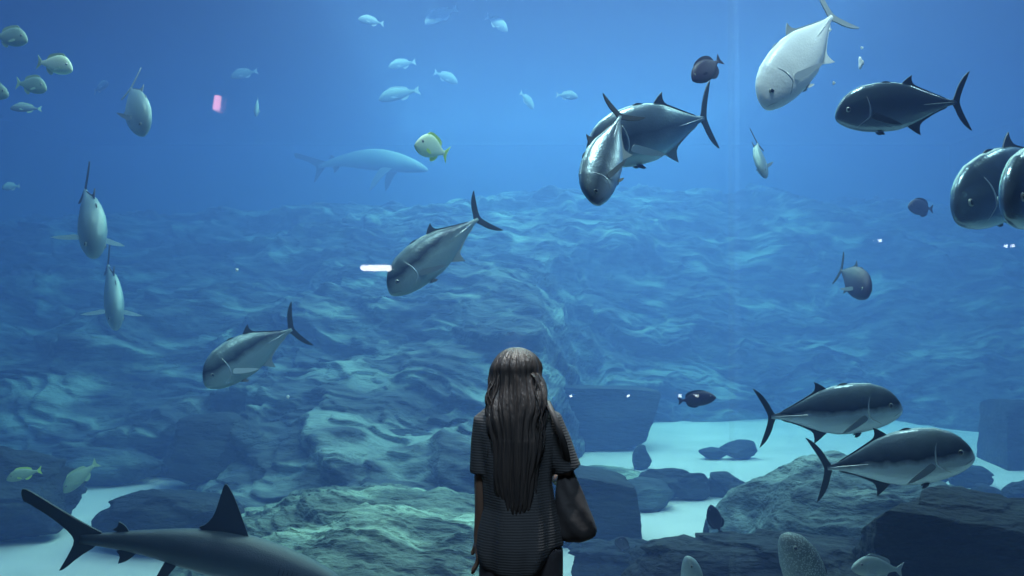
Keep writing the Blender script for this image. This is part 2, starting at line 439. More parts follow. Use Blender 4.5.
FM = {
 'jack': fish_mat('trevally_skin', (0.32, 0.42, 0.46), (0.12, 0.16, 0.20), (0.42, 0.50, 0.54), -.16, .17, 0.7, 0.30),  # dark flank and paler back put a reflection into the colour
 'jackmid': fish_mat('mid_trevally_skin', (0.22, 0.32, 0.34), (0.025, 0.035, 0.06), (0.27, 0.36, 0.38), -.18, .21, 0.3, 0.34, edge=(.44, .60)),  # dark band is the mirrored gloom, painted into the skin
 'jackduo': fish_mat('two_tone_trevally_skin', (0.22, 0.30, 0.34), (0.03, 0.04, 0.06), (0.62, 0.74, 0.80), -.18, .20, 0.25, 0.3, edge=(.40, .54)),  # reflected dark band and lit lower half painted as skin colour
 'jackdark': fish_mat('dark_trevally_skin', (0.14, 0.20, 0.23), (0.13, 0.17, 0.21), (0.34, 0.40, 0.44), -.16, .17, 0.8, 0.27),
 'jackpale': fish_mat('pale_trevally_skin', (0.80, 0.84, 0.86), (0.92, 0.93, 0.93), (0.95, 0.95, 0.95), -.16, .17, 0.0, 0.35),  # same fish, with the light on its flank put into the colour
 'jackhaze': fish_mat('teal_trevally_skin', (0.24, 0.34, 0.34), (0.20, 0.27, 0.29), (0.36, 0.44, 0.44), -.16, .17, 0.2, 0.4),  # trevally skin with the teal of the haze mixed in
 'purple': fish_mat('purple_black_skin', (0.02, 0.015, 0.05), (0.03, 0.02, 0.06), (0.03, 0.02, 0.05), -.24, .24, 0.0, 0.5),
 'yellow': fish_mat('yellow_green_skin', (0.75, 0.92, 0.62), (0.80, 0.92, 0.70), (0.70, 0.85, 0.60), -.2, .2, 0.0, 0.45),
 'green': fish_mat('grey_green_skin', (0.22, 0.34, 0.28), (0.30, 0.42, 0.32), (0.26, 0.36, 0.30), -.2, .2, 0.0, 0.5),
 'shark': fish_mat('shark_skin', (0.035, 0.055, 0.08), (0.055, 0.078, 0.105), (0.5, 0.55, 0.55), -.075, .07, 0.0, 0.5, scale=220),
 'palefar': fish_mat('pale_distant_skin', (0.19, 0.26, 0.26), (0.12, 0.16, 0.18), (0.09, 0.12, 0.15), -.08, .08, 0.0, 0.6),  # haze put into the skin tone, back lighter than belly
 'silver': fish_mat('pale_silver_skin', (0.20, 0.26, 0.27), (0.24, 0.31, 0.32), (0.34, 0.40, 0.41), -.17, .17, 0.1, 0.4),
 'speckled': fish_mat('speckled_skin', (0.10, 0.13, 0.14), (0.14, 0.18, 0.19), (0.22, 0.26, 0.27), -.17, .17, 0.0, 0.6, spots=(75, 0.38, (0.32, 0.38, 0.38))),
}
FIN = {
 'dark': plain('dark_fin', (0.035, 0.045, 0.06), 0.5, bump=(60, .3, .004)),
 'grey': plain('grey_fin', (0.28, 0.33, 0.36), 0.45, bump=(60, .3, .004)),
 'pale': plain('pale_fin', (0.85, 0.9, 0.92), 0.45),
 'yellow': plain('yellow_fin', (0.62, 0.85, 0.22), 0.5),
 'green': plain('green_fin', (0.40, 0.55, 0.36), 0.5),
 'purple': plain('purple_fin', (0.02, 0.015, 0.045), 0.5),
 'shark': plain('shark_fin_skin', (0.022, 0.034, 0.052), 0.6),
}
EYE_M = plain('fish_eye', (0.01, 0.012, 0.015), 0.1, spec=0.8)
EYE_R = plain('fish_eye_ring', (0.35, 0.38, 0.35), 0.3, 0.4)
EDGE_M = plain('silver_gill_edge', (0.75, 0.80, 0.82), 0.25, 0.6)
MOUTH_M = plain('mouth_dark', (0.02, 0.02, 0.025), 0.6)

JACK = dict(
 x=[.5, .49, .47, .43, .38, .30, .18, .05, -.06, -.2, -.3, -.36, -.40],
 top=[-.012, .018, .052, .098, .130, .160, .172, .165, .140, .078, .036, .018, .016],
 bot=[-.040, -.058, -.075, -.098, -.118, -.138, -.152, -.150, -.125, -.068, -.030, -.017, -.015],
 w=[.006, .020, .034, .048, .058, .068, .072, .064, .052, .032, .016, .012, .007],
 caudal=[(-.370, .014), (-.388, .045), (-.412, .10), (-.452, .155), (-.495, .190), (-.506, .193), (-.476, .135), (-.446, .075), (-.428, .030), (-.422, .008), (-.422, -.008), (-.428, -.030), (-.446, -.075), (-.476, -.135), (-.506, -.193), (-.495, -.190), (-.452, -.155), (-.412, -.10), (-.388, -.045), (-.370, -.014)],
 dorsal=[(.00, .150), (-.02, .168), (-.05, .188), (-.080, .202), (-.073, .172), (-.086, .140), (-.15, .109), (-.24, .068), (-.33, .030), (-.33, .015), (-.2, .06), (-.05, .12)],
 spiny=[(.16, .164), (.14, .176), (.11, .178), (.08, .168), (.05, .155), (.10, .15)],
 anal=[(-.02, -.125), (-.055, -.150), (-.09, -.175), (-.125, -.195), (-.118, -.160), (-.125, -.118), (-.18, -.088), (-.25, -.055), (-.33, -.032), (-.33, -.012), (-.2, -.05), (-.05, -.10)],
 pect=[(0, 0), (.012, -.022), (-.05, -.05), (-.13, -.075), (-.20, -.082), (-.15, -.05), (-.08, -.018), (-.02, .012)], pect_at=(.245, -.035), pelv_at=(.20, -.142),
 eye=(.415, .012, .017), gill=(.29, .085, -.095))
SURGEON = dict(
 x=[.5, .48, .43, .34, .22, .08, -.08, -.2, -.3, -.36, -.40],
 top=[.0, .03, .10, .17, .215, .23, .205, .14, .055, .032, .03],
 bot=[-.03, -.06, -.11, -.165, -.205, -.22, -.20, -.135, -.055, -.032, -.03],
 w=[.01, .025, .045, .06, .068, .066, .055, .04, .02, .014, .008],
 caudal=[(-.37, .028), (-.43, .08), (-.50, .13), (-.485, .06), (-.465, 0), (-.485, -.06), (-.50, -.13), (-.43, -.08), (-.37, -.028)],
 dorsal=[(.30, .18), (.2, .245), (.05, .275), (-.12, .265), (-.26, .20), (-.30, .10), (-.29, .05), (-.1, .16), (.1, .2)],
 anal=[(.05, -.20), (-.05, -.265), (-.16, -.245), (-.26, -.185), (-.30, -.09), (-.28, -.05), (-.1, -.16)],
 pect=[(0, 0), (.01, -.02), (-.06, -.05), (-.10, -.03), (-.08, .01), (-.02, .015)], pect_at=(.22, -.04), pelv_at=(.2, -.20),
 eye=(.38, .05, .02), gill=(.28, .08, -.1))
PORGY = dict(
 x=[.5, .485, .45, .38, .28, .15, .02, -.12, -.24, -.32, -.38],
 top=[-.05, -.02, .035, .105, .165, .185, .170, .125, .070, .042, .036],
 bot=[-.075, -.09, -.115, -.145, -.165, -.170, -.155, -.115, -.065, -.042, -.036],
 w=[.01, .022, .04, .058, .07, .072, .062, .045, .028, .018, .010],
 caudal=[(-.36, .034), (-.42, .075), (-.50, .135), (-.475, .06), (-.455, 0), (-.475, -.06), (-.50, -.135), (-.42, -.075), (-.36, -.034)],
 dorsal=[(.27, .16), (.2, .215), (.1, .225), (-.02, .205), (-.14, .18), (-.22, .135), (-.23, .07), (-.1, .11), (.1, .16)],
 anal=[(.0, -.145), (-.04, -.20), (-.12, -.185), (-.20, -.13), (-.22, -.07), (-.1, -.10)],
 pect=[(0, 0), (.01, -.02), (-.07, -.055), (-.13, -.05), (-.08, -.01), (-.02, .015)], pect_at=(.22, -.05), pelv_at=(.18, -.165),
 eye=(.37, .03, .022), gill=(.27, .08, -.1))
SHARK = dict(
 x=[.5, .49, .47, .43, .36, .28, .18, .08, -.02, -.12, -.20, -.27, -.32],
 top=[.0, .012, .022, .036, .052, .064, .072, .070, .060, .044, .032, .022, .018],
 bot=[-.006, -.014, -.024, -.038, -.056, -.068, -.074, -.070, -.056, -.036, -.024, -.016, -.012],
 w=[.008, .022, .036, .050, .062, .070, .072, .068, .056, .038, .026, .016, .008],
 caudal=[(-.25, .020), (-.31, .046), (-.40, .098), (-.47, .142), (-.500, .158), (-.503, .145), (-.492, .118), (-.478, .112), (-.462, .102), (-.40, .062), (-.345, .018), (-.332, -.005), (-.340, -.04), (-.358, -.092), (-.345, -.088), (-.312, -.050), (-.27, -.016)],
 dorsal=[(.165, .060), (.135, .110), (.098, .172), (.066, .212), (.056, .212), (.052, .175), (.046, .115), (.030, .084), (.008, .070), (.03, .055)],
 spiny=[(-.185, .030), (-.205, .052), (-.222, .060), (-.222, .045), (-.235, .036), (-.21, .024)],
 anal=[(-.15, -.026), (-.175, -.055), (-.20, -.066), (-.198, -.042), (-.212, -.028), (-.18, -.02)],
 pect=[(.03, 0), (-.03, -.06), (-.09, -.15), (-.115, -.175), (-.105, -.10), (-.07, -.03), (-.05, 0)], pect_at=(.24, -.045), pelv_at=(-.04, -.05),
 eye=(.44, .008, .007), gill=None)

def lerp(x, xs, ys):
    return np.interp(x, xs[::-1], ys[::-1])

def make_fish(kind, spec, body_m, fin_m, H, T, up=(0, 0, 1), bend=0.0, vbend=0.0, detail=2, pect_open=0.35, wide=1.0, name='fish', pect_m=None, deep=None, anal_m=None, nodorsal=False):
    """body, fins, eyes and gills of one fish; H and T are the world points of its nose and of its tail tips"""
    root = empty(name)
    deep = deep or (1.12 if spec is JACK else 1.0)
    pect_m = pect_m or (FIN['grey'] if spec is JACK else fin_m)
    X = (H - T); Ln = X.length; X.normalize()
    up = Vector(up); Z = (up - X * up.dot(X)).normalized(); Yv = Z.cross(X)
    Mx = Matrix(((X.x, Yv.x, Z.x, 0), (X.y, Yv.y, Z.y, 0), (X.z, Yv.z, Z.z, 0), (0, 0, 0, 1)))
    root.matrix_world = Matrix.Translation((H + T) / 2) @ Mx @ Matrix.Scale(Ln, 4)
    def warp(P):
        P = np.array(P, float)
        t = (P[:, 0] + 0.5)
        off = bend * 4 * (t * (1 - t)); dv = vbend * 4 * t * (1 - t)
        P[:, 1] = P[:, 1] - off + 0.0
        P[:, 2] = P[:, 2] * deep + dv
        return P
    xs, tp, bt, wd = (spec[k] for k in ('x', 'top', 'bot', 'w'))
    # body
    n, k = (44, 28) if detail == 2 else (24, 16)
    tt = (1 - np.cos(np.linspace(0, PI, n) * 0.5)) * 0 + np.linspace(0, 1, n) ** 1.25
    bx = xs[0] + (xs[-1] - xs[0]) * tt
    th = np.linspace(0, 2 * PI, k, endpoint=False)
    V = []
    for x in bx:
        a, b_, w_ = lerp(x, xs, tp), lerp(x, xs, bt), lerp(x, xs, wd) * wide
        zc, hz = (a + b_) / 2, (a - b_) / 2
        for q in th:
            V.append((x, w_ * np.sign(math.cos(q)) * abs(math.cos(q)) ** 0.9, zc + hz * math.sin(q)))
    F = []
    for i in range(n - 1):
        for j in range(k):
            F.append((i * k + j, i * k + (j + 1) % k, (i + 1) * k + (j + 1) % k, (i + 1) * k + j))
    F.append(tuple(range(k))[::-1]); F.append(tuple((n - 1) * k + j for j in range(k)))
    mesh_obj('body', warp(V), F, body_m, root)
    def surf_y(x, z):
        a, b_, w_ = lerp(x, xs, tp), lerp(x, xs, bt), lerp(x, xs, wd) * wide
        zc, hz = (a + b_) / 2, (a - b_) / 2
        return w_ * abs(max(0.0, 1 - ((z - zc) / hz) ** 2)) ** 0.45
    # flat fins are thin solids with a thicker middle
    def fin(nm, pts, m, thick=0.006, frame=None):
        bm = bmesh.new()
        # round the outline once (corner cutting), keep the tips sharp
        Q = []
        for i, p in enumerate(pts):
            a_, c_ = Vector(pts[i - 1]), Vector(pts[(i + 1) % len(pts)]); p_ = Vector(p)
            u_, v_ = (a_ - p_), (c_ - p_)
            if u_.length > 1e-6 and v_.length > 1e-6 and u_.angle(v_) < 1.3: Q.append(p)
            else: Q += [tuple(p_ + u_ * .25), tuple(p_ + v_ * .25)]
        m_ = len(Q)
        P = [(p[0], sgn * thick * .4, p[1]) for sgn in (1, -1) for p in Q]
        if frame: P = [frame(*p) for p in P]
        vs_ = [bm.verts.new(p) for p in warp(P)]
        for i in range(m_):
            j = (i + 1) % m_
            bm.faces.new((vs_[j], vs_[i], vs_[m_ + i], vs_[m_ + j]))
        bm.faces.new(vs_[:m_]); bm.faces.new(vs_[m_:][::-1])
        bm.normal_update()
        bmesh.ops.triangulate(bm, faces=[f for f in bm.faces if len(f.verts) > 4], ngon_method='EAR_CLIP')
        bmesh.ops.recalc_face_normals(bm, faces=bm.faces)
        return bm_obj(nm, bm, m, root, smooth=False)
    fin('tail_fin', spec['caudal'], fin_m, 0.012)
    if not nodorsal: fin('dorsal_fin', spec['dorsal'], fin_m, 0.010)
    fin('anal_fin', spec['anal'], anal_m or fin_m, 0.010)
    if detail >= 1 and 'spiny' in spec: fin('front_dorsal_fin' if spec is not SHARK else 'rear_dorsal_fin', spec['spiny'], fin_m, 0.008)
    if detail >= 1:
        px_, pz_ = spec['pect_at']
        for sd_ in (1, -1):
            y0 = surf_y(px_, pz_)
            ca, sa = math.cos(pect_open), math.sin(pect_open)
            def fr(x, y, z, sd_=sd_, y0=y0, ca=ca, sa=sa):
                # swing the fin out from the flank about its root
                r = -z if spec is SHARK else -x
                return (px_ + (x if spec is SHARK else x * ca), sd_ * (y0 + r * sa) + y, pz_ + (z * ca if spec is SHARK else z))
            fin('pectoral_fin', spec['pect'], pect_m or fin_m, 0.008, fr)
        if detail == 2:
            qx, qz = spec['pelv_at']
            for sd_ in (1, -1):
                def fr2(x, y, z, sd_=sd_): return (qx + x * .5, sd_ * (0.012 - z * .35) + y, qz + .012 + z * .55 * (1.6 if spec is SHARK else 1))
                fin('pelvic_fin', spec['pect'] if spec is SHARK else [(.01, 0), (-.0, -.045), (-.06, -.075), (-.10, -.07), (-.07, -.03), (-.04, 0)], fin_m, 0.007, fr2)
    ex, ez, er = spec['eye']
    if detail >= 1:
        for sd_ in (1, -1):
            bm = bmesh.new(); bmesh.ops.create_uvsphere(bm, u_segments=14, v_segments=8, radius=er * 1.15)
            y0 = surf_y(ex, ez) - er * .45
            for v in bm.verts: v.co = Vector((v.co.x, v.co.z * .75 * sd_, v.co.y))
            P = warp([(v.co.x + ex, v.co.y + sd_ * y0, v.co.z + ez) for v in bm.verts])
            for v, p in zip(bm.verts, P): v.co = p
            bmesh.ops.recalc_face_normals(bm, faces=bm.faces)
            e = bm_obj('eye', bm, EYE_R, root)
            bm = bmesh.new(); bmesh.ops.create_uvsphere(bm, u_segments=12, v_segments=6, radius=er * .8)
            for v in bm.verts: v.co = Vector((v.co.x, v.co.z * .6 * sd_, v.co.y))
            P = warp([(v.co.x + ex, v.co.y + sd_ * (y0 + er * .55), v.co.z + ez) for v in bm.verts])
            for v, p in zip(bm.verts, P): v.co = p
            bmesh.ops.recalc_face_normals(bm, faces=bm.faces)
            bm_obj('pupil', bm, EYE_M, e)
    def ribbon(nm, path, r, m):
        V, F = [], []
        nn = len(path)
        for i, (x, y, z) in enumerate(path):
            rr = r * math.sin(PI * (i + .6) / (nn + .2)) ** .6
            for q in range(6):
                V.append((x + rr * math.cos(q * PI / 3), y + rr * .6 * math.sin(q * PI / 3), z + rr * .35 * math.sin(q * PI / 3 + 1)))
        for i in range(nn - 1):
            for q in range(6): F.append((i * 6 + q, i * 6 + (q + 1) % 6, i * 6 + 6 + (q + 1) % 6, i * 6 + 6 + q))
        F += [tuple(range(6))[::-1], tuple((nn - 1) * 6 + q for q in range(6))]
        return mesh_obj(nm, warp(V), F, m, root)
    if detail == 2 and spec['gill']:
        gx, ga, gb = spec['gill']
        for sd_ in (1, -1):
            pth = []
            for t in np.linspace(0, 1, 14):
                z = ga + (gb - ga) * t; x = gx - .028 * math.sin(PI * (t * .85 + .1))
                if t > .75: x += (t - .75) * .22
                pth.append((x, sd_ * (surf_y(x, z) - .001), z))
            ribbon('gill_cover', pth, .0065, EDGE_M)
            pth = [(x, sd_ * (surf_y(x, z) - .0005), z) for x, z in zip(np.linspace(.494, .43, 6), np.linspace(-.030, -.062, 6))]
            ribbon('mouth', pth, .004, MOUTH_M)
            pth = [(x, sd_ * (surf_y(x, .002) + .001), .002) for x in np.linspace(-.14, -.385, 14)]
            ribbon('scute_ridge', pth, .008, EDGE_M)
    if detail == 2 and spec is SHARK:
        for sd_ in (1, -1):
            for gi in range(5):
                x0 = .325 - gi * .013
                ribbon('gill_slit', [(x0 - .004 * math.sin(PI * t), sd_ * (surf_y(x0, z) - .0003), z) for t, z in ((t, .022 - .05 * t) for t in np.linspace(0, 1, 6))], .0022, MOUTH_M)
    return root

def put(kind, spec, bm_, fm_, h, t, label, cat='fish', group=None, name='trevally', **k):
    r = make_fish(kind, spec, FM[bm_], FIN[fm_], at(*h), at(*t), name=name, **k)
    return tag(r, label, cat, group)

J = 'jack'
put(J, JACK, 'jack', 'dark', (586, 150, 7.9), (714, 115, 8.5), 'large silver trevally with raised forked tail, its head hidden behind another trevally', bend=-.05, up=(0.0, -.15, 1), pect_m=FIN['pale'], anal_m=FIN['grey'])
put(J, JACK, 'jack', 'dark', (592, 203, 6.9), (624, 106, 7.4), 'trevally diving nose-down towards the glass in front of the silver one', bend=.03, up=(-.8, -.1, .6), wide=.95, deep=1.0, anal_m=FIN['grey'])
put(J, JACK, 'jackdark', 'dark', (835, 113, 7.4), (970, 101, 7.4), 'dark trevally swimming left near the upper right corner, whole fish in side view', up=(0, -.12, 1), pect_m=FIN['dark'])
put(J, JACK, 'jackpale', 'grey', (761, 105, 8.0), (838, 8, 8.5), 'bright white trevally tilted nose-down at the top of the water', up=(-.75, -.1, .66), bend=-.03, pect_m=FIN['pale'], anal_m=FIN['pale'], wide=1.0, deep=1.0)
put(J, JACK, 'jackmid', 'dark', (388, 291, 8.8), (488, 211, 9.3), 'trevally heading down left in the middle of the tank, by a white lamp reflection', bend=.03, deep=.95, up=(-.5, -.1, .85), anal_m=FIN['grey'])
put(J, JACK, 'jackmid', 'dark', (203, 382, 8.8), (302, 324, 9.4), 'trevally facing down left above the dark boulders, dorsal fin raised, left of the person', bend=.05, up=(-.25, -.1, 1), pect_m=FIN['pale'], anal_m=FIN['grey'])
put(J, JACK, 'jackduo', 'dark', (902, 405, 7.4), (757, 418, 7.6), 'upper of the two trevallies swimming right over the sand', up=(0, -.1, 1), bend=.02)
put(J, JACK, 'jackduo', 'dark', (974, 452, 6.9), (812, 470, 7.2), 'lower of two trevallies swimming right, dark head above the foreground rock', up=(0, -.05, 1), bend=.04, vbend=.012)
put(J, JACK, 'jackdark', 'dark', (953, 213, 7.6), (1070, 148, 8.3), 'dark trevally at the right edge facing down left, partly behind another fish', up=(-.4, -.1, .9))
put(J, JACK, 'jackdark', 'dark', (1004, 206, 6.6), (1085, 160, 7.6), 'trevally cut off by the right edge of the picture, only its head in view', up=(-.2, -.1, 1))
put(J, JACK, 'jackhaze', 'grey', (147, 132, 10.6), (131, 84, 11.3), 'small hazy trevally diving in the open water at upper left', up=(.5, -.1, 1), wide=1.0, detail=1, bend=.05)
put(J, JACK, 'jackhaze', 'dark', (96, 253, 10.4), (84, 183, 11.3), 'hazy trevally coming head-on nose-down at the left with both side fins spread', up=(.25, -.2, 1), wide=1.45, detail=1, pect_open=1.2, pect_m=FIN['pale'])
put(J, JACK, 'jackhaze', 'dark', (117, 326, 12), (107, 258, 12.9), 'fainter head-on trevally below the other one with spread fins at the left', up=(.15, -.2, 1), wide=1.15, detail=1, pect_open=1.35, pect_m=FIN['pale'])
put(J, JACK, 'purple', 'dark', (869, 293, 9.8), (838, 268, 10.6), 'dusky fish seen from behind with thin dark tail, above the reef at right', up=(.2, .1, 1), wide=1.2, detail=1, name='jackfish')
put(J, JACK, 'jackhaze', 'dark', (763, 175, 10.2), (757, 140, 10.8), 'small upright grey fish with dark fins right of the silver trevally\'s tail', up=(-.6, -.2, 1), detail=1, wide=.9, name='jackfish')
# disc-shaped dark fish
put('s', SURGEON, 'purple', 'purple', (692, 80, 8.0), (721, 59, 8.2), 'small purple-black disc-shaped fish near the top between two trevallies', up=(-.45, 0, .9), detail=1, name='surgeonfish')
put('s', SURGEON, 'purple', 'purple', (908, 206, 11.8), (933, 209, 12.0), 'faint purple round fish in the haze below the dark upper right trevally', detail=1, name='surgeonfish')
put('s', SURGEON, 'purple', 'purple', (716, 397, 9.2), (678, 401, 9.4), 'dark oval fish swimming right just above the sand right of the person', detail=1, name='surgeonfish', deep=.8)
put('s', SURGEON, 'purple', 'purple', (710, 505, 9.2), (721, 534, 9.3), 'dark leaf-shaped fish nose-up over the sand beside the foreground slab', up=(-1, 0, .2), detail=1, name='surgeonfish', deep=.85)
put('s', SURGEON, 'purple', 'purple', (623, 537, 10.0), (622, 552, 10.2), 'tiny dark fish hovering over the sand above the bushy rock', up=(-1, .3, .2), detail=1, name='surgeonfish', deep=1.1)
# yellow-green fish
put('p', PORGY, 'yellow', 'yellow', (416, 141, 9.0), (448, 155, 9.4), 'bright yellow-green fish alone above the faint long shark', up=(.35, 0, 1), detail=1, name='porgy', deep=1.25)
G = 'green-tinged fish schooling at the upper left'
put('p', PORGY, 'yellow', 'green', (73, 67, 10.2), (37, 62, 10.4), 'brightest green fish of the upper left school, the one furthest right', detail=1, name='porgy', group=G, deep=1.1)
put('p', PORGY, 'green', 'green', (28, 38, 10.6), (-8, 36, 10.8), 'topmost green fish of the upper left school', detail=1, name='porgy', group=G, deep=1.1)
put('p', PORGY, 'green', 'green', (47, 87, 11.2), (16, 83, 11.4), 'green fish of the left school below the brightest one', detail=1, name='porgy', group=G, deep=1.1)
put('p', PORGY, 'green', 'green', (9, 93, 11.2), (-24, 90, 11.4), 'green fish of the left school half cut by the picture edge', detail=1, name='porgy', group=G)
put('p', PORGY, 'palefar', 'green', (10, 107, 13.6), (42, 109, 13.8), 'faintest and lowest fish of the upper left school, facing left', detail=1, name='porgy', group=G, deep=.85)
put('p', PORGY, 'green', 'yellow', (6, 478, 9.6), (42, 470, 9.8), 'yellowish fish with yellow tail over the dark boulder at lower left', detail=1, name='porgy', deep=1.0)
put('p', PORGY, 'green', 'green', (62, 491, 10.4), (98, 462, 10.6), 'pale green fish tilted nose-down above the left sand patch', up=(-.4, 0, .9), detail=1, name='porgy', deep=1.0)
# faint fish far up in the haze
H_ = 'faint fish in the haze at top centre'
for (hx, hy, tx, ty, D, lab) in [
  (378, 98, 420, 90, 19, 'largest faint fish in the haze, lower left of its school'),
  (388, 66, 416, 62, 20, 'faint fish in the haze just above the largest one'),
  (424, 22, 458, 8, 18, 'faint tilted fish in the haze near the top edge of the picture'),
  (508, 30, 486, 16, 18, 'brighter faint fish in the haze right of the tilted one'),
  (458, 82, 434, 72, 21, 'faint fish in the haze right of the largest one'),
  (578, 96, 556, 95, 18, 'small pale fish in the haze left of the silver trevally'),
  (534, 108, 520, 92, 20, 'thin pale fish in the haze nosing down below top centre'),
  (358, 18, 384, 24, 17, 'faint fish in the haze at the left end of the top school'),
  (230, 76, 258, 71, 18, 'faint long fish in the haze above the pink reflection'),
  (256, 115, 258, 99, 15, 'small upright pale fish right of the pink reflection'),
  (2, 187, 20, 186, 14, 'small pale blurred fish at the left edge of the picture'),
  (108, 82, 94, 92, 17, 'faint smudge of a fish left of the small diving trevally')]:
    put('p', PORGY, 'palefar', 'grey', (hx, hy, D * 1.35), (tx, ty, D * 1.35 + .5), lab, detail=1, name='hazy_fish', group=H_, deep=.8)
# lower right visitors
put('p', PORGY, 'silver', 'grey', (852, 565, 7.2), (903, 570, 7.4), 'small silver oval fish facing left before the black ledge at bottom right', detail=2, name='bream', deep=.85)
put('p', JACK, 'speckled', 'dark', (787, 533, 7.0), (832, 645, 7.3), 'speckled grey fish rising nose-up at the bottom edge before the slab', up=(.9, -.1, .3), detail=1, name='grouper', wide=1.5, deep=.9)
put('p', JACK, 'silver', 'grey', (689, 556, 7.4), (697, 640, 7.6), 'pale fish head poking up at the bottom edge left of the speckled one', up=(.9, -.1, .3), detail=1, name='grouper', wide=1.3, deep=.75)
# sharks
put('k', SHARK, 'shark', 'shark', (352, 591, 6.9), (12, 541, 6.5), 'large grey shark with tall dorsal fin crossing the bottom left corner', cat='shark', name='shark', vbend=.045, bend=-.03, up=(0.0, -.03, 1))
put('k', SHARK, 'palefar', 'shark', (428, 170, 29), (296, 176, 30.5), 'faint long pale shark gliding right in the distant haze, its back arched', cat='shark', name='shark', vbend=.09, detail=1, up=(0, -.1, 1), nodorsal=True, pect_m=FM['palefar'])
# drifting specks
for i, (px, py, D, r, lab) in enumerate([
  (861, 63, 8.5, .022, 'pale upright scrap drifting between the white and the dark trevally'),
  (862, 48, 8.6, .012, 'tiny pale speck just above the upright scrap'),
  (830, 30, 8.0, .012, 'white speck beside the white trevally\'s tail stalk'),
  (834, 83, 8.0, .012, 'white speck over the dark trevally\'s head'),
  (237, 270, 9.0, .014, 'white speck above the left trevally over the reef'),
  (288, 397, 9.0, .014, 'white speck below the left trevally\'s tail')]):
    bm = bmesh.new(); bmesh.ops.create_icosphere(bm, subdivisions=3, radius=r)
    for v in bm.verts:
        q = v.co * (1 / r); v.co = v.co * (1 + .3 * math.sin(q.x * 3 + i) * math.cos(q.z * 4 + i)); v.co.z *= (2.2 if i == 0 else 1.1)
    o = bm_obj('food_scrap', bm, FIN['pale']); o.location = at(px, py, D)
    tag(o, lab, 'food scrap', 'bits drifting in the water')
#--PERSON--
# ================================================================== THE PERSON AT THE WINDOW
PY = 4.0
hair_m = plain('dark_hair', (0.030, 0.024, 0.022), 0.42, spec=0.6)
def hair_material():
    m, nt, N, L, b = new_mat('long_dark_hair')
    b.inputs['Roughness'].default_value = 0.45
    tc = N.new('ShaderNodeTexCoord'); mp = N.new('ShaderNodeMapping'); mp.inputs['Scale'].default_value = (150, 150, 5)
    n = N.new('ShaderNodeTexNoise'); n.inputs['Scale'].default_value = 1.0; n.inputs['Detail'].default_value = 3
    L.new(tc.outputs['Object'], mp.inputs[0]); L.new(mp.outputs[0], n.inputs['Vector'])
    r = N.new('ShaderNodeValToRGB'); e = r.color_ramp.elements
    e[0].position = .35; e[0].color = (0.028, 0.028, 0.032, 1); e[1].position = .7; e[1].color = (0.060, 0.052, 0.050, 1)
    L.new(n.outputs['Fac'], r.inputs[0]); L.new(r.outputs[0], b.inputs['Base Color'])
    bp = N.new('ShaderNodeBump'); bp.inputs['Strength'].default_value = 0.8; bp.inputs['Distance'].default_value = 0.006
    L.new(n.outputs['Fac'], bp.inputs['Height']); L.new(bp.outputs['Normal'], b.inputs['Normal'])
    return m
def knit_material():
    m, nt, N, L, b = new_mat('ribbed_grey_knit')
    b.inputs['Roughness'].default_value = 0.85
    tc = N.new('ShaderNodeTexCoord')
    w_ = N.new('ShaderNodeTexWave'); w_.wave_type = 'BANDS'; w_.bands_direction = 'Z'
    w_.inputs['Scale'].default_value = 30; w_.inputs['Distortion'].default_value = 0.6; w_.inputs['Detail'].default_value = 1
    L.new(tc.outputs['Object'], w_.inputs['Vector'])
    r = N.new('ShaderNodeValToRGB'); e = r.color_ramp.elements
    e[0].position = .3; e[0].color = (0.044, 0.050, 0.060, 1); e[1].position = .7; e[1].color = (0.050, 0.056, 0.065, 1)
    L.new(w_.outputs['Fac'], r.inputs[0]); L.new(r.outputs[0], b.inputs['Base Color'])
    bp = N.new('ShaderNodeBump'); bp.inputs['Strength'].default_value = 0.30; bp.inputs['Distance'].default_value = 0.003
    L.new(w_.outputs['Fac'], bp.inputs['Height']); L.new(bp.outputs['Normal'], b.inputs['Normal'])
    return m
skin_m = plain('skin', (0.17, 0.11, 0.085), 0.5)
knit_m = knit_material(); long_hair = hair_material()
trouser_m = plain('black_trousers', (0.035, 0.036, 0.046), 0.9, bump=(60, .4, .003))
leather_m = plain('black_bag_leather', (0.035, 0.035, 0.040), 0.6, bump=(40, .4, .004))
shoe_m = plain('black_shoe', (0.015, 0.015, 0.017), 0.5)
sole_m = plain('pale_sole', (0.4, 0.4, 0.4), 0.8)

person = empty('person', (0.016, PY, 0))
tag(person, 'woman with long dark hair seen from behind in a ribbed dark top, facing the tank', 'person')

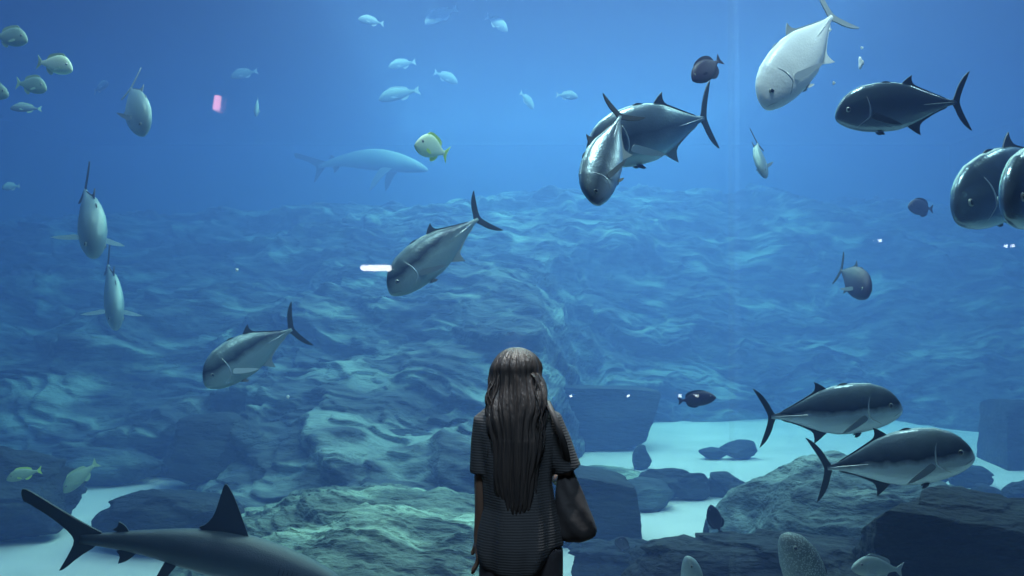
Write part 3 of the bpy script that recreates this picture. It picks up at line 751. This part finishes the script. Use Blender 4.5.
def skin_body():
    V, E, Rr = [], [], []
    def v(p, r, parent=None):
        V.append(p); Rr.append(r if isinstance(r, tuple) else (r, r))
        if parent is not None: E.append((parent, len(V) - 1))
        return len(V) - 1
    pel = v((.01, 0, .92), (.135, .095))
    sp1 = v((.01, -.005, 1.06), (.115, .085), pel)
    sp2 = v((.008, -.01, 1.2), (.125, .09), sp1)
    ch = v((.004, -.012, 1.32), (.105, .07), sp2)
    nk = v((.0, -.008, 1.405), (.052, .052), ch)
    nk2 = v((.0, .004, 1.455), (.048, .05), nk)
    h1 = v((.0, .022, 1.49), (.058, .07), nk2)
    h2 = v((.0, .022, 1.55), (.072, .088), h1)
    h3 = v((.0, .018, 1.605), (.062, .075), h2)
    nose = v((.0, .115, 1.535), .012, h2)
    chin = v((.0, .085, 1.475), .026, h1)
    for s_ in (-1, 1):
        ear = v((s_ * .076, .01, 1.54), (.012, .02), h2)
    def hand(w_i, wrist, along, out, thumb):
        """palm, four fingers and a thumb; along = finger direction, out = across the palm towards the little finger"""
        W = Vector(wrist); A = Vector(along).normalized(); O = Vector(out).normalized(); Tn = A.cross(O).normalized() * thumb
        pm = v(tuple(W + A * .045), (.026, .018), w_i)
        for k, ln in enumerate((.070, .078, .072, .056)):
            off = O * (-.027 + k * .018)
            kn = v(tuple(W + A * .088 + off), .0105, pm)
            m1 = v(tuple(W + A * (.088 + ln * .5) + off * 1.08 + Tn * .008), .0088, kn)
            v(tuple(W + A * (.088 + ln * .95) + off * 1.05 + Tn * .026), .0072, m1)
        t1 = v(tuple(W + A * .035 - O * .030 + Tn * .010), .012, pm)
        t2 = v(tuple(W + A * .068 - O * .046 + Tn * .020), .0105, t1)
        v(tuple(W + A * .095 - O * .050 + Tn * .030), .008, t2)
    # left arm hangs down
    sh = v((-.112, -.01, 1.355), .040, ch)
    ua = v((-.132, -.01, 1.24), .036, sh)
    el = v((-.136, -.005, 1.115), .034, ua)
    fa = v((-.136, .015, 1.0), .031, el)
    wr = v((-.146, .035, .895), (.022, .026), fa)
    hand(wr, (-.146, .035, .895), (-.04, .02, -1), (0, -1, 0), 1)
    # right arm bends forward at the elbow beside the bag
    sh = v((.118, -.01, 1.355), .040, ch)
    ua = v((.172, -.01, 1.25), .036, sh)
    el = v((.205, -.01, 1.135), .037, ua)
    fa = v((.185, .09, 1.10), .033, el)
    wr = v((.150, .19, 1.12), (.024, .022), fa)
    hand(wr, (.150, .19, 1.12), (-.55, .75, .25), (.1, .1, -1), -1)
    for s_, hx in ((-1, -.065), (1, .10)):
        hp = v((hx, 0, .84), (.088, .09), pel)
        th = v((hx * 1.02, .005, .65), .078, hp)
        kn = v((hx * 1.02, .012, .47), .055, th)
        cf = v((hx * 1.03, -.008, .32), .053, kn)
        an = v((hx * 1.05, -.01, .09), .034, cf)
        ft = v((hx * 1.1, .05, .045), (.036, .03), an)
        v((hx * 1.15, .13, .032), (.034, .02), ft)
    me = bpy.data.meshes.new('body'); me.from_pydata(V, E, []); me.update()
    o = bpy.data.objects.new('body', me); COL.objects.link(o); o.parent = person
    md = o.modifiers.new('Skin', 'SKIN'); md.use_smooth_shade = True
    for i, r in enumerate(Rr): me.skin_vertices[0].data[i].radius = r
    me.skin_vertices[0].data[0].use_root = True
    sb = o.modifiers.new('Subdivision', 'SUBSURF'); sb.levels = 2; sb.render_levels = 2
    me.materials.append(skin_m)
    return o
body = skin_body()
for s_ in (-1, 1):
    bm = bmesh.new(); bmesh.ops.create_uvsphere(bm, u_segments=16, v_segments=10, radius=.012)
    e = bm_obj('eye', bm, plain('eye_white', (.7, .7, .7), .3), person); e.location = (s_ * .028, .086, 1.552)
    bm = bmesh.new(); bmesh.ops.create_uvsphere(bm, u_segments=12, v_segments=8, radius=.006)
    q = bm_obj('pupil', bm, EYE_M, e); q.location = (0, .0085, 0)
bm = bmesh.new(); bmesh.ops.create_uvsphere(bm, u_segments=16, v_segments=8, radius=.02)
for v_ in bm.verts: v_.co = Vector((v_.co.x * 1.1, v_.co.y * .4, v_.co.z * .38))
q = bm_obj('lips', bm, plain('lips', (.25, .09, .08), .4), person); q.location = (0, .094, 1.502)

def loft(rings, k=40, cap=True):
    """rings: (centre x, y, z, half width, half depth[, function of angle -> dx, dy, dz])"""
    V, F = [], []
    for R_ in rings:
        cx, cy, z, a, b_ = R_[:5]
        fn = R_[5] if len(R_) > 5 else None
        for j in range(k):
            q_ = 2 * PI * j / k
            p = [cx + a * math.cos(q_), cy + b_ * math.sin(q_), z]
            if fn:
                d_ = fn(q_); p = [p[0] + d_[0], p[1] + d_[1], p[2] + d_[2]]
            V.append(p)
    n_ = len(rings)
    for i in range(n_ - 1):
        for j in range(k):
            F.append((i * k + j, i * k + (j + 1) % k, (i + 1) * k + (j + 1) % k, (i + 1) * k + j))
    if cap:
        F.append(tuple(range(k))[::-1]); F.append(tuple((n_ - 1) * k + j for j in range(k)))
    return V, F

def join(*vf):
    V, F = [], []
    for v_, f_ in vf:
        o_ = len(V); V += list(v_); F += [tuple(i + o_ for i in f) for f in f_]
    return V, F

def tube(path, radii, k=18):
    V, F = [], []
    P = [Vector(p) for p in path]
    for i, p in enumerate(P):
        t = (P[min(i + 1, len(P) - 1)] - P[max(i - 1, 0)]).normalized()
        s_ = t.cross(Vector((0, 1, 0.01))).normalized(); u_ = s_.cross(t).normalized()
        r = radii[i]; ra, rb = r if isinstance(r, tuple) else (r, r)
        for j in range(k):
            q_ = 2 * PI * j / k
            V.append(tuple(p + s_ * ra * math.cos(q_) + u_ * rb * math.sin(q_)))
    for i in range(len(P) - 1):
        for j in range(k):
            F.append((i * k + j, i * k + (j + 1) % k, (i + 1) * k + (j + 1) % k, (i + 1) * k + j))
    F.append(tuple(range(k))[::-1]); F.append(tuple((len(P) - 1) * k + j for j in range(k)))
    return V, F

def fused(name, vf, mat, parent, voxel=.009, disp=None):
    o = mesh_obj(name, vf[0], vf[1], mat, parent)
    bm = bmesh.new(); bm.from_mesh(o.data); bmesh.ops.recalc_face_normals(bm, faces=bm.faces); bm.to_mesh(o.data); bm.free()
    r = o.modifiers.new('Remesh', 'REMESH'); r.mode = 'VOXEL'; r.voxel_size = voxel; r.use_smooth_shade = True
    sm = o.modifiers.new('Smooth', 'SMOOTH'); sm.iterations = 3; sm.factor = .5
    return o

def folds(z, amp):
    def f(q_):
        n_ = math.sin(q_ * 7 + z * 3.1) * .5 + math.sin(q_ * 13 - z * 5.0 + 1.3) * .3 + math.sin(q_ * 4 + z * 9) * .4
        return (math.cos(q_) * amp * n_, math.sin(q_) * amp * n_, 0)
    return f
def hem(q_):
    d_ = folds(.76, .010)(q_)
    # shirt-tail hem: lowest behind, raised at the sides (most on the right)
    c = math.cos(q_)
    up_ = .085 * max(0, c) ** 2.2 + .035 * max(0, -c) ** 3
    return (d_[0], d_[1], up_)
def hem2(q_):
    a_ = hem(q_); return (a_[0], a_[1], a_[2] * .55)
torso = loft([
    (.0, -.005, 1.435, .060, .058), (.0, -.01, 1.418, .098, .070), (.0, -.012, 1.398, .135, .082), (.0, -.012, 1.365, .156, .098),
    (.0, -.015, 1.31, .158, .112, folds(1.31, .004)), (.0, -.015, 1.22, .148, .118, folds(1.22, .006)), (.004, -.015, 1.12, .138, .118, folds(1.12, .008)),
    (.014, -.015, 1.02, .140, .122, folds(1.02, .009)), (.014, -.015, .93, .160, .128, folds(.93, .010)), (.014, -.015, .87, .166, .132, folds(.87, .010)),
    (.010, -.014, .82, .160, .132, hem2), (.006, -.012, .775, .150, .128, hem), (.006, -.012, .760, .140, .118, hem)], 64)
sl = tube([(-.085, -.01, 1.375), (-.118, -.01, 1.352), (-.128, -.01, 1.28), (-.130, -.008, 1.20), (-.128, -.004, 1.155)], [.052, .056, .052, .054, .058])
sr = tube([(.085, -.01, 1.375), (.133, -.01, 1.352), (.166, -.01, 1.28), (.192, -.008, 1.20), (.205, -.004, 1.165)], [.052, .058, .054, .056, .058])
shirt = fused('ribbed_top', join(torso, sl, sr), knit_m, person, .0075)

legs = join(
    loft([(.018, 0, .99, .13, .10), (.018, 0, .90, .150, .115), (.018, 0, .83, .160, .118), (.018, 0, .79, .155, .112), (.018, 0, .77, .13, .08)], 40),
    loft([(-.062, 0, .86, .085, .10), (-.062, .002, .70, .086, .092), (-.066, .008, .48, .068, .072), (-.068, 0, .30, .064, .066), (-.07, -.01, .085, .052, .058)], 32),
    loft([(.100, 0, .86, .088, .10), (.100, .002, .70, .088, .092), (.102, .008, .48, .068, .072), (.103, 0, .30, .064, .066), (.105, -.01, .085, .052, .058)], 32))
fused('trousers', legs, trouser_m, person, .01)
for s_, hx in ((-1, -.07), (1, .108)):
    sh_ = loft([(0, .055, .012, .046, .135), (0, .055, .03, .048, .137), (0, .045, .055, .044, .122), (0, -.005, .085, .042, .07), (0, -.012, .105, .040, .055)], 28)
    so = mesh_obj('shoe', sh_[0], sh_[1], shoe_m, person); so.location = (hx, 0, 0); so.rotation_euler = (0, 0, -.08 * s_)
    sl_ = loft([(0, .055, 0.0, .046, .136), (0, .055, .014, .050, .141)], 28)
    mesh_obj('sole', sl_[0], sl_[1], sole_m, so)

# hair: a mass that follows the head and falls down the back, built of ridged locks
def hair_mass():
    #        z,    cx,    cy,   a,     b
    prof_ = [(1.652, .004, .000, .012, .012), (1.647, .003, -.004, .040, .040), (1.634, .002, -.008, .062, .066), (1.612, .001, -.010, .080, .086), (1.58, .000, -.010, .092, .100),
             (1.54, .001, -.014, .099, .104), (1.50, .001, -.028, .107, .098), (1.46, .001, -.050, .115, .086), (1.42, .000, -.072, .118, .072), (1.385, .000, -.088, .108, .062),
             (1.34, .000, -.098, .100, .056), (1.29, .000, -.105, .094, .052), (1.23, .000, -.108, .090, .048), (1.17, .000, -.110, .084, .044), (1.11, .0, -.112, .074, .038), (1.06, .0, -.114, .055, .030), (1.03, .0, -.114, .030, .018)]
    zs = [p[0] for p in prof_]
    K, V, F = 150, [], []
    top_ = 1.56 + .0915 * np.cos(np.linspace(.06, PI / 2, 45))
    low_ = np.linspace(1.56, 1.03, 130)[1:]
    Z_ = np.concatenate([top_, low_])
    G_ = []
    for i, e0 in ((1, 0), (2, 0), (3, .0965), (4, .1025)):
        c_ = np.interp(low_, zs[::-1], [p[i] for p in prof_][::-1]); kk = np.array([1, 2, 3, 4, 5, 4, 3, 2, 1.]) / 25
        c_ = np.convolve(np.pad(c_, 4, mode='edge'), kk, 'valid')
        if e0: t_ = e0 * np.sqrt(1 - ((top_ - 1.56) / .0925) ** 2)
        else: t_ = np.full(len(top_), c_[0])
        if e0: w8 = np.clip(np.arange(len(c_)) / 8, 0, 1); c_ = e0 * (1 - w8) + c_ * w8
        G_.append(np.concatenate([t_, c_]))
    for zi, z in enumerate(Z_):
        g = [float(G_[i][zi]) for i in range(4)]
        for j in range(K):
            q_ = 2 * PI * j / K
            ph = (1.65 - z)
            lock = .55 * math.sin(q_ * 17 + 2.2 * math.sin(ph * 9 + q_ * 2)) + .45 * math.sin(q_ * 31 + 1.5 * math.sin(ph * 14))
            am = .0035 + .006 * min(1, ph / .25)
            wave = .010 * math.sin(ph * 30 + q_ * 1.5) * min(1, ph / .12) * abs(math.cos(q_)) * (1 if z > 1.3 else .5)
            r = 1 + (lock * am * min(1, g[2] / .09) + wave) / max(g[2], .02) if g[2] > .02 else 1
            x = g[0] + g[2] * math.cos(q_) * r; y = g[1] + g[3] * math.sin(q_) * r
            if z > 1.40 and y > .035 and z < 1.60: y = .035 + (y - .035) * .3
            if z < 1.16: z2 = z - .03 * abs(math.sin(q_ * 9)) * min(1, (1.16 - z) / .1)
            else: z2 = z
            V.append((x, y, z2))
    for i in range(len(Z_) - 1):
        for j in range(K):
            F.append((i * K + j, (i + 1) * K + j, (i + 1) * K + (j + 1) % K, i * K + (j + 1) % K))
    F.append(tuple(range(K))); F.append(tuple((len(Z_) - 1) * K + j for j in range(K))[::-1])
    return V, F
rnd = random.Random(4)
parts = [hair_mass()]
for k in range(70):                                   # loose locks at the sides and over the back
    side = rnd.choice((-1, 1))
    q0 = rnd.uniform(-.5, .9)
    x0 = side * .092 * math.cos(q0); y0 = -.02 - .09 * math.sin(max(q0, 0))
    pth, rad = [], []
    ln = rnd.uniform(.14, .34); ph = rnd.uniform(0, 6); am = rnd.uniform(.003, .009)
    for t in np.linspace(0, 1, 12):
        z = 1.56 - t * ln
        pth.append((x0 * min(1, .82 + t * .9) + side * (.022 * min(1, t * 1.8) - .008 * max(0, t - .6) + am * math.sin(ph + t * 10)), y0 - .05 * t, z))
        rad.append(.0042 * (1 - t) ** .5 * min(1, .3 + t * 4) + .0006)
    parts.append(tube(pth, rad, 5))
hv, hf = join(*parts)
mesh_obj('long_hair', hv, hf, long_hair, person)

# shoulder bag hanging at the right hip
bag = empty('shoulder_bag', (0.0, PY, 0))
tag(bag, 'slouchy black shoulder bag hanging at the woman\'s right hip', 'bag')
def bag_body():
    zz = [1.185, 1.17, 1.14, 1.08, 1.02, .97, .93, .905, .89, .878]
    xl = [.216, .196, .180, .172, .168, .168, .172, .180, .190, .215]
    xr = [.226, .244, .256, .282, .306, .326, .338, .334, .316, .280]
    th = [.006, .014, .024, .036, .046, .052, .052, .046, .034, .012]
    return loft([((a + b_) / 2, -.015, z, (b_ - a) / 2, t, (lambda q_, z=z: (0, .005 * math.sin(q_ * 5 + z * 40), 0))) for z, a, b_, t in zip(zz, xl, xr, th)], 40)
bv, bf = bag_body()
bb = fused('bag_body', (bv, bf), leather_m, bag, .008)
def ribbon_strap(path, w_=.014, t_=.003):
    V, F = [], []
    for (x, y, z, nx_, nz_) in path:
        for a, b_ in ((-1, -1), (1, -1), (1, 1), (-1, 1)):
            V.append((x + a * w_ * nz_, y + b_ * t_, z - a * w_ * nx_))
    for i in range(len(path) - 1):
        for j in range(4): F.append((i * 4 + j, i * 4 + (j + 1) % 4, i * 4 + 4 + (j + 1) % 4, i * 4 + 4 + j))
    F += [(3, 2, 1, 0), tuple((len(path) - 1) * 4 + j for j in range(4))]
    return V, F
back = [(.222, -.040, 1.175, .1, .99), (.214, -.075, 1.23, .2, .97), (.200, -.115, 1.29, .25, .96), (.182, -.122, 1.34, .3, .95), (.166, -.110, 1.385, .35, .93), (.150, -.085, 1.418, .3, .95), (.140, -.04, 1.437, .2, .97), (.136, .01, 1.436, .1, .99)]
front = [(x, -y * .95, z, a, b_) for (x, y, z, a, b_) in back[:-1]][::-1]
sv_, sf_ = ribbon_strap(back + front)
so = mesh_obj('strap', sv_, sf_, leather_m, bag)
bm = bmesh.new(); bmesh.ops.create_uvsphere(bm, u_segments=16, v_segments=8, radius=.012)
for v_ in bm.verts: v_.co = Vector((v_.co.x * 1.3, v_.co.y * .5, v_.co.z * .5))
q = bm_obj('clasp', bm, plain('brass_clasp', (.7, .55, .35), .3, 1.0), bag); q.location = (.214, -.045, 1.168); q['label'] = 'small brass clasp'

# ================================================================== LAMPS OF THE GALLERY (mirrored in the window)
white_e = emitter('white_lamp_glow', (1, .98, .95), 26)
dim_e = emitter('step_lamp_glow', (.8, .95, 1.0), 24)
pink_e = emitter('pink_lamp_glow', (1, .42, .50), 20)
housing = plain('lamp_housing', (0.03, 0.03, 0.035), 0.6)
def wall_lamp(px, py, w_, h_, glow, label, tilt=0.0, name='wall_lamp'):
    k_ = 2 * GLASS_Y + 7.94
    p = at(px, py, k_)
    r = empty(name, (p.x, -7.94, p.z)); r.rotation_euler = (0, tilt, 0)
    hb = box('housing', (-w_ / 2 - .02, -.06, -h_ / 2 - .02), (w_ / 2 + .02, -.012, h_ / 2 + .02), housing, r)
    # rounded glowing lens
    rr = min(w_, h_) / 2 * (.3 if h_ > w_ else 1); V, F = [], []
    n_ = 28
    for y_ in (-.012, .0):
        for j in range(n_):
            q_ = 2 * PI * j / n_
            cx_ = max(w_ / 2 - rr, 0) * (1 if math.cos(q_) > 0 else -1); cz_ = max(h_ / 2 - rr, 0) * (1 if math.sin(q_) > 0 else -1)
            V.append((cx_ + rr * math.cos(q_), y_, cz_ + rr * math.sin(q_)))
    F = [tuple(range(n_)), tuple(range(n_, 2 * n_))[::-1]] + [(j, n_ + j, n_ + (j + 1) % n_, (j + 1) % n_) for j in range(n_)]
    mesh_obj('lens', V, F, glow, r, smooth=False)
    return tag(r, label, 'lamp')
wall_lamp(376, 268, .56, .11, white_e, 'long white tube lamp on the rear wall, mirrored in the window left of centre')
wall_lamp(217, 103, .13, .27, pink_e, 'pink-red upright lamp on the rear wall, mirrored in the window at upper left', tilt=.15)
for px, w_, lab in ((571, .045, 'leftmost of the row of four small lamps mirrored right of the person'), (628, .05, 'second of the row of four small lamps mirrored right of the person'),
                (680, .06, 'third of the row of four small lamps, mirrored beside the oval fish tail'), (697, .05, 'rightmost of the row of four small lamps, mirrored on the oval fish')):
    wall_lamp(px, 396, w_, w_, dim_e, lab)
wall_lamp(880, 241, .07, .06, dim_e, 'small round lamp mirrored above the dusky fish on the right')
wall_lamp(1006, 246, .06, .06, dim_e, 'left of the twin lamps mirrored below the fish at the right edge')
wall_lamp(1013, 246, .06, .06, dim_e, 'right of the twin lamps mirrored below the fish at the right edge')

# ceiling spot above the visitor
l = bpy.data.lights.new('ceiling_spot', 'SPOT'); l.energy = 1900; l.spot_size = math.radians(30); l.spot_blend = .6; l.shadow_soft_size = .08; l.color = (1, .97, .9)
o = bpy.data.objects.new('ceiling_spot', l); COL.objects.link(o); o.location = (.35, 4.15, 6.9)
o.rotation_euler = (Vector((.02, 4.0, 1.3)) - o.location).to_track_quat('-Z', 'Y').to_euler()
g_ = area('gallery_light', (-.2, 1.5, 5.0), 1.0, 0.8, 13, (.62, .82, 1.0), spread=60)  # added fill, no fixture behind it, lifts the visitor's dark back
g_.rotation_euler = (Vector((0, 4.1, 1.0)) - g_.location).to_track_quat('-Z', 'Y').to_euler()
